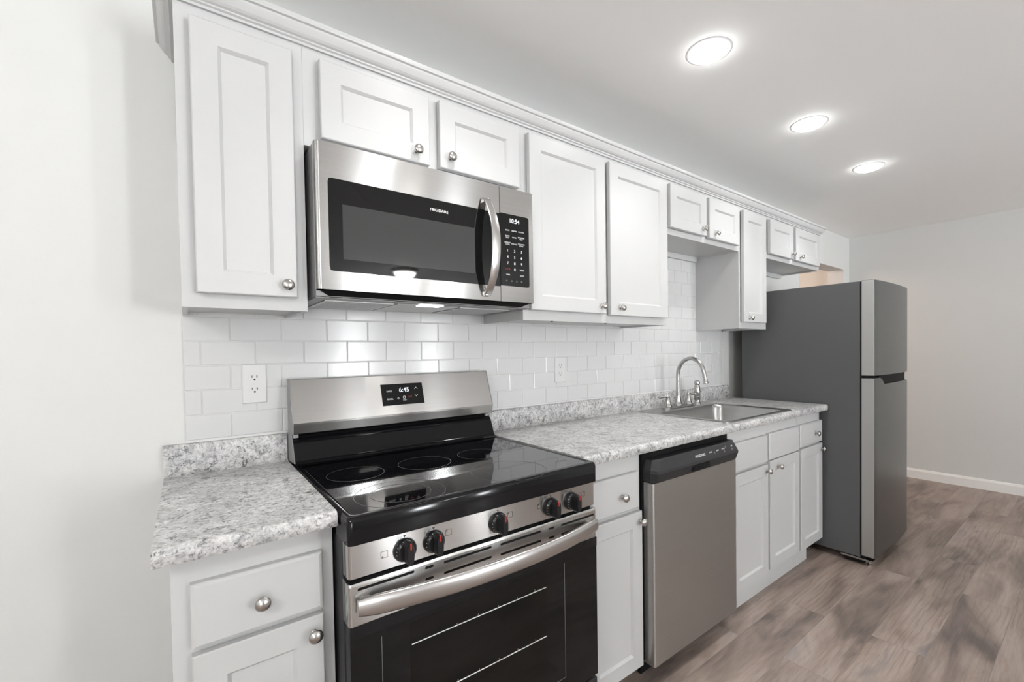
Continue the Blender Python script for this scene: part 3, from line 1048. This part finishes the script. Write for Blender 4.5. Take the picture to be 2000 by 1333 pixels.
disp = obj('display', bg_rect(0.559, 0.719, 1.081, 1.157, -.002, .0012), M['door_glass'], bg)
text('display_digits', '6:45', 0.023, bgp(0.645, 1.1335, .0014), M['led'], disp, up=upv)
for s, x, z, sz in (('BAKE', 0.588, 1.131, .0085), ('BROIL', 0.5885, 1.103, .0085), ('o', 0.619, 1.105, .014), ('O', 0.642, 1.106, .015), ('START', 0.643, 1.0965, .005)):
    text('key_print', s, sz, bgp(x, z, .0014), M['print'], disp, up=upv)
text('key_print', 'OFF', 0.0085, bgp(0.665, 1.107, .0014), M['red_print'], disp, up=upv)
for x, z, s_ in ((0.692, 1.137, 1), (0.690, 1.110, -1)):
    bm = bmesh.new()
    for q in (-1, 1):
        a0, a1 = bgp(x + q * .006, z - .003 * s_, .0013), bgp(x, z + .003 * s_, .0013)
        dv = upv * .0018
        bridge(bm, [[a0, a1, a1 + dv, a0 + dv], [p + nv * .0003 for p in (a0, a1, a1 + dv, a0 + dv)]])
    obj('arrow_print', bm, M['print'], disp)
for sx in (GX0 + .013, GX1 - .013):
    bm = B(sx - .008, sx + .008, -.078, -.066, 1.000, 1.013, b=.001)
    obj('bracket', bm, M['grey_side'], bg)
# control strip
YP = -0.690
bm = bmesh.new()
pf = [(GX0 + .002, YP + .04), (GX0 + .002, YP + .008), (GX0 + .004, YP + .003), (GX0 + .009, YP), (GX0 + .0098, YP), (GX1 - .0098, YP), (GX1 - .009, YP), (GX1 - .004, YP + .003), (GX1 - .002, YP + .008), (GX1 - .002, YP + .04)]
extrude_z(bm, pf, .782, .857)
cs = obj('control_strip', bm, M['steel'], t, True)


def range_knob(x, z, turn=0):
    bm = bmesh.new()
    lathe(bm, [(.0275, 0), (.0275, .004), (.0262, .008), (.0235, .013), (.020, .016), (.0005, .0165)], (x, YP, z), (0, -1, 0), 32)
    k = obj('knob', bm, M['black_plastic'], cs, True)
    bm = bmesh.new()
    prof2 = []
    for i in range(24):
        a = 2 * math.pi * i / 24
        cx_, cz_ = math.cos(a), math.sin(a)
        prof2.append((math.copysign(abs(cx_) ** .7, cx_) * .0105, math.copysign(abs(cz_) ** .9, cz_) * .0265))
    bridge(bm, [[(x + px, YP - .010, z + pz) for px, pz in prof2], [(x + px * .95, YP - .034, z + pz * .98) for px, pz in prof2], [(x + px * .75, YP - .038, z + pz * .9) for px, pz in prof2]])
    obj('grip', bm, M['black_plastic'], k, True)
    bm = bmesh.new()
    box(bm, x - .0018, x + .0018, YP - .0386, YP - .032, z + .011, z + .0255, b=.0006)
    obj('pointer', bm, M['red'], k)
    bm = bmesh.new()
    for a in range(20, 341, 20):
        ca, sa = math.sin(R(a)), math.cos(R(a))
        for rr3 in (.0222, .0238):
            lathe(bm, [(.0007, 0), (.0007, .0012), (.0001, .0012)], (x + rr3 * ca, YP - .0125 if rr3 < .023 else YP - .0112, z + rr3 * sa), (0, -1, 0), 6)
    obj('dial_marks', bm, M['print'], k)
    bm = bmesh.new()
    extrude_y(bm, [(x - .004, z + .0335), (x + .004, z + .0335), (x, z + .028)], YP + .0005, YP - .0004)
    obj('index_mark', bm, M['print_dark'], cs)
    return k


for kx, ix in ((0.392, -.048), (0.465, .040), (0.651, .040), (0.836, -.04), (0.918, .05)):
    range_knob(kx, .815)
    iz = .826 if kx > .4 else .817
    bm = bmesh.new()
    cx = kx + ix
    for a in ((cx - .008, cx + .008, iz + .0068, iz + .0075), (cx - .008, cx + .008, iz - .0075, iz - .0068), (cx - .008, cx - .0073, iz - .0075, iz + .0075), (cx + .0073, cx + .008, iz - .0075, iz + .0075)):
        box(bm, a[0], a[1], YP - .0004, YP + .0005, a[2], a[3])
    dx, dz = (-.0045, -.0045) if kx < .4 else ((-.0045, .0045) if kx < .9 else (.0045, .0045))
    lathe(bm, [(.0016, 0), (.0016, .0006), (.0001, .0006)], (cx + dx, YP, iz + dz), (0, -1, 0), 8)
    obj('burner_icon', bm, M['print_dark'], cs)
obj('gap_shadow_strip', B(GX0 + .004, GX1 - .004, -.672, -.640, .766, .784), M['black_matte'], t)
# oven door
YD = -0.694
bm = bmesh.new()
pf = [(GX0, YD + .044), (GX0, YD + .006), (GX0 + .002, YD + .002), (GX0 + .006, YD), (GX0 + .0068, YD), (GX1 - .0068, YD), (GX1 - .006, YD), (GX1 - .002, YD + .002), (GX1, YD + .006), (GX1, YD + .044)]
lp = []
for z, ins in ((.680, 0), (.7652, 0), (.766, 0), (.7715, .003), (.773, .008)):
    lp.append([(x, y + (ins if y < YD + .01 else 0), z) for x, y in pf])
bridge(bm, lp)
band = obj('oven_door', bm, M['steel'], t, True)
obj('door_core', B(GX0 + .003, GX1 - .003, YD + .004, YD + .044, .235, .681, b=.002), M['black_satin'], band)
gz0, gz1 = .240, .6795
og = obj('door_glass', B(GX0 + .001, GX1 - .001, YD - .0005, YD + .005, gz0, gz1, b=.001), M['door_glass'], band)
obj('top_band', B(GX0 + .001, GX1 - .001, YD - .0012, YD, .652, .6795), M['black_band'], og)
obj('window', B(.400, .812, YD - .0012, YD, .330, .640), M['oven_glass'], og)
bm = bmesh.new()
fr = .0011
for a in ((.332, .333, .29, .637), (.882, .883, .29, .637), (.332, .883, .29, .291)):
    box(bm, a[0], a[1], YD - .0009, YD, a[2], a[3])
obj('window_border', bm, M['print_dim'], og)
for zr in (.590, .447):
    bm = bmesh.new()
    tube(bm, [(.402, YD - .0016, zr), (.810, YD - .0016, zr - .002)], .0014, 8)
    for k in range(5):
        tube(bm, [(.52 + .062 * k, YD - .0016, zr - .001), (.521 + .062 * k, YD - .0016, zr + .005)], .0009, 6)
    obj('oven_rack', bm, M['filter'], og, True)
for k, (sx0, sx1, z) in enumerate(((.283, .412, .7615), (.440, .461, .7605), (.489, .627, .7595), (.656, .795, .7575), (.825, .846, .7565), (.873, 1.010, .7555),
                                   (.440, .461, .733), (.489, .627, .733), (.656, .795, .7305), (.825, .846, .7295), (.873, 1.010, .7285))):
    bm = bmesh.new()
    extrude_y(bm, rounded_rect(sx0, sx1, z - .0058, z, .002, 3), YD + .001, YD - .0004)
    obj('vent_slot', bm, M['black_matte'], band)
# bowed door handle
bm = bmesh.new()
loops = []
hx0, hx1 = .279, 1.012
for i in range(41):
    s_ = -1 + 2 * i / 40
    x = (hx0 + hx1) / 2 + (hx1 - hx0) / 2 * s_
    y = YD - .010 - .052 * (1 - abs(s_) ** 2.0)
    e_ = max(0.0, 1 - abs(s_)) / 0.06
    k_ = min(1.0, max(0.80, math.sqrt(min(1, e_))))
    hh, dd_ = .0225 * k_, .010 * k_
    z = .727 - .003 * abs(s_)
    loop = []
    for q in range(20):
        a = 2 * math.pi * q / 20
        ca, sa = math.cos(a), math.sin(a)
        loop.append((x, y - math.copysign(abs(ca) ** .8, ca) * dd_, z + math.copysign(abs(sa) ** .85, sa) * hh))
    loops.append(loop)
bridge(bm, loops)
for px in (hx0 + .020, hx1 - .020):
    box(bm, px - .012, px + .012, YD - .016, YD + .001, .712, .738, b=.003)
obj('handle', bm, M['steel_s'], band, True)
dr = obj('storage_drawer', B(GX0 + .001, GX1 - .001, YD + .002, YD + .040, .062, .228, b=.003), M['black_satin'], t)

# ------------------------------------------------------------------ dishwasher
WX0, WX1 = 1.3775, 1.9885
t = thing('dishwasher', 'stainless front dishwasher with black control strip under the long counter', 'dishwasher', ((WX0 + WX1) / 2, -0.35, FLOOR_Z))
obj('tub', B(WX0 - .006, WX1 + .006, -.598, -.03, .075, .880), M['black_matte'], t)
bm = bmesh.new()
YW = -0.645
pw = [(WX0, YW + .055), (WX0, YW + .006), (WX0 + .002, YW + .002), (WX0 + .006, YW), (WX0 + .0068, YW), (WX1 - .0068, YW), (WX1 - .006, YW), (WX1 - .002, YW + .002), (WX1, YW + .006), (WX1, YW + .055)]
extrude_z(bm, pw, .066, .7645)
obj('door_panel', bm, M['steel_dw'], t, True)
bm = bmesh.new()
secs = []
for z, o_, ins in ((.7655, .000, .004), (.772, .006, .002), (.802, .016, .0), (.812, .015, .002), (.849, .003, .022), (.852, -.004, .024)):
    secs.append([(WX0 + ins * .4, YW + .05, z), (WX0 + ins * .4, YW + .012, z), (WX0 + .012 + ins, YW - o_, z), (WX1 - .012 - ins, YW - o_, z), (WX1 - ins * .4, YW + .012, z), (WX1 - ins * .4, YW + .05, z)])
bridge(bm, secs)
cpn = obj('control_strip', bm, M['black_satin'], t)


def dwp(x, z):
    f = (z - .812) / (.849 - .812)
    return Vector((x, YW - (.015 - .012 * f) - .0006, z))
upd = Vector((0, .012, .037)).normalized()
text('logo', 'FRIGIDAIRE', 0.0145, dwp(1.679, .829), M['print'], cpn, up=upd)
for x, z, s in ((1.758, .831, 'START'), (1.812, .831, 'HEAT'), (1.858, .832, 'CYCLE'), (1.930, .834, 'OFF')):
    text('key_print', s, 0.0085, dwp(x, z), M['print'], cpn, up=upd)
for x, z in ((1.785, .826), (1.862, .820), (1.880, .837), (1.928, .822)):
    bm = bmesh.new()
    c_ = dwp(x, z)
    lathe(bm, [(.0045, 0), (.0045, .0006), (.0003, .0006)], c_, (0, -1, .32), 14)
    obj('button', bm, M['print_dim'], cpn)
bm = bmesh.new()
bridge(bm, [[(1.615, y, .775), (1.742, y, .775), (1.736, y, .7985), (1.622, y, .7985)] for y in (YW - .003, YW - .0165)])
obj('handle_pocket', bm, M['black_matte'], cpn)
obj('toe_panel', B(WX0 + .004, WX1 - .004, -.575, -.56, FLOOR_Z + .012, .074), M['black_matte'], t)
for lx in (WX0 + .04, WX1 - .04):
    bm = bmesh.new()
    lathe(bm, [(.016, .0005), (.016, .008), (.007, .012), (.007, .09)], (lx, -.545, FLOOR_Z), seg=12)
    obj('foot', bm, M['nickel'], t, True)

# ------------------------------------------------------------------ refrigerator
FX0, FX1, FB, FF = 3.118, 3.806, -0.100, -0.795
t = thing('refrigerator', 'grey top-freezer refrigerator with silver doors at the end of the counter', 'refrigerator', ((FX0 + FX1) / 2, -0.45, FLOOR_Z))
obj('cabinet', B(FX0, FX1, FF, FB, .032, 1.650, b=.004), M['fridge_side'], t)


def fdoor_y(x):
    s_ = (x - (FX0 + FX1) / 2) / ((FX1 - FX0) / 2)
    return -0.863 - .014 * (1 - s_ * s_)


def fridge_door(name, zlo, ztop):
    """door with a gently bowed front; ztop(x) gives the top edge"""
    bm = bmesh.new()
    n = 30
    secs = []
    for i in range(n + 1):
        x = FX0 + (FX1 - FX0) * i / n
        yf = fdoor_y(x) + (.004 if i in (0, n) else 0)
        zt = ztop(x)
        secs.append([(x, FF - .006, zlo), (x, yf + .003, zlo), (x, yf, zlo + .003), (x, yf, zt - .004), (x, yf + .004, zt), (x, FF - .006, zt)])
    bridge(bm, secs)
    return obj(name, bm, M['fridge_door'], t, True)


fz = fridge_door('freezer_door', 1.100, lambda x: 1.652)
fd = fridge_door('fresh_food_door', .045, lambda x: 1.087 if x < 3.225 else (1.087 - .040 * min(1, (x - 3.225) / .045)))
for dr_, z0_, z1_ in ((fz, 1.103, 1.649), (fd, .048, 1.084)):
    e_ = obj('edge_cap', B(FX0 - .0012, FX0 + .004, -.862, FF - .008, z0_, z1_, b=.001), M['fridge_edge'], dr_)
    e_['label'] = 'lighter silver door edge'
bm = bmesh.new()
for x0_, x1_ in ((FX0 + .001, FX1 - .002),):
    box(bm, x0_, x1_, FF - .012, FF - .0005, .05, 1.648)
obj('door_gasket', bm, M['black_matte'], t)
bm = bmesh.new()
secs = []
for i in range(25):
    x = 3.235 + (FX1 - .006 - 3.235) * i / 24
    zt = 1.100
    zb = 1.087 - .040 * min(1, (x - 3.225) / .045) - .004
    y = fdoor_y(x) + .016
    secs.append([(x, -.815, zb), (x, y, zb), (x, y, zt), (x, -.815, zt)])
bridge(bm, secs)
obj('handle_pocket', bm, M['black_matte'], fd)
obj('badge', B(3.735, 3.765, -.8705, -.866, 1.600, 1.606, b=.0005), M['nickel'], fz)
bm = B(FX0 + .002, FX1 - .002, FF - .02, FF + .08, FLOOR_Z + .012, .04, b=.002)
obj('toe_grille', bm, M['black_matte'], t)
bm = B(FX0 - .006, FX0 + .05, -.858, -.70, .020, .030, b=.001)
lathe(bm, [(.011, .0005), (.011, .010), (.006, .013), (.006, .032)], (FX0 + .02, -.835, FLOOR_Z), seg=12)
obj('hinge', bm, M['nickel'], t)
for lx, ly in ((FX0 + .05, FB - .06), (FX1 - .05, FB - .06), (FX1 - .05, FF + .06), (FX0 + .05, FF + .06)):
    bm = bmesh.new()
    lathe(bm, [(.02, .0005), (.02, .045)], (lx, ly, FLOOR_Z), seg=12)
    obj('foot', bm, M['black_matte'], t)
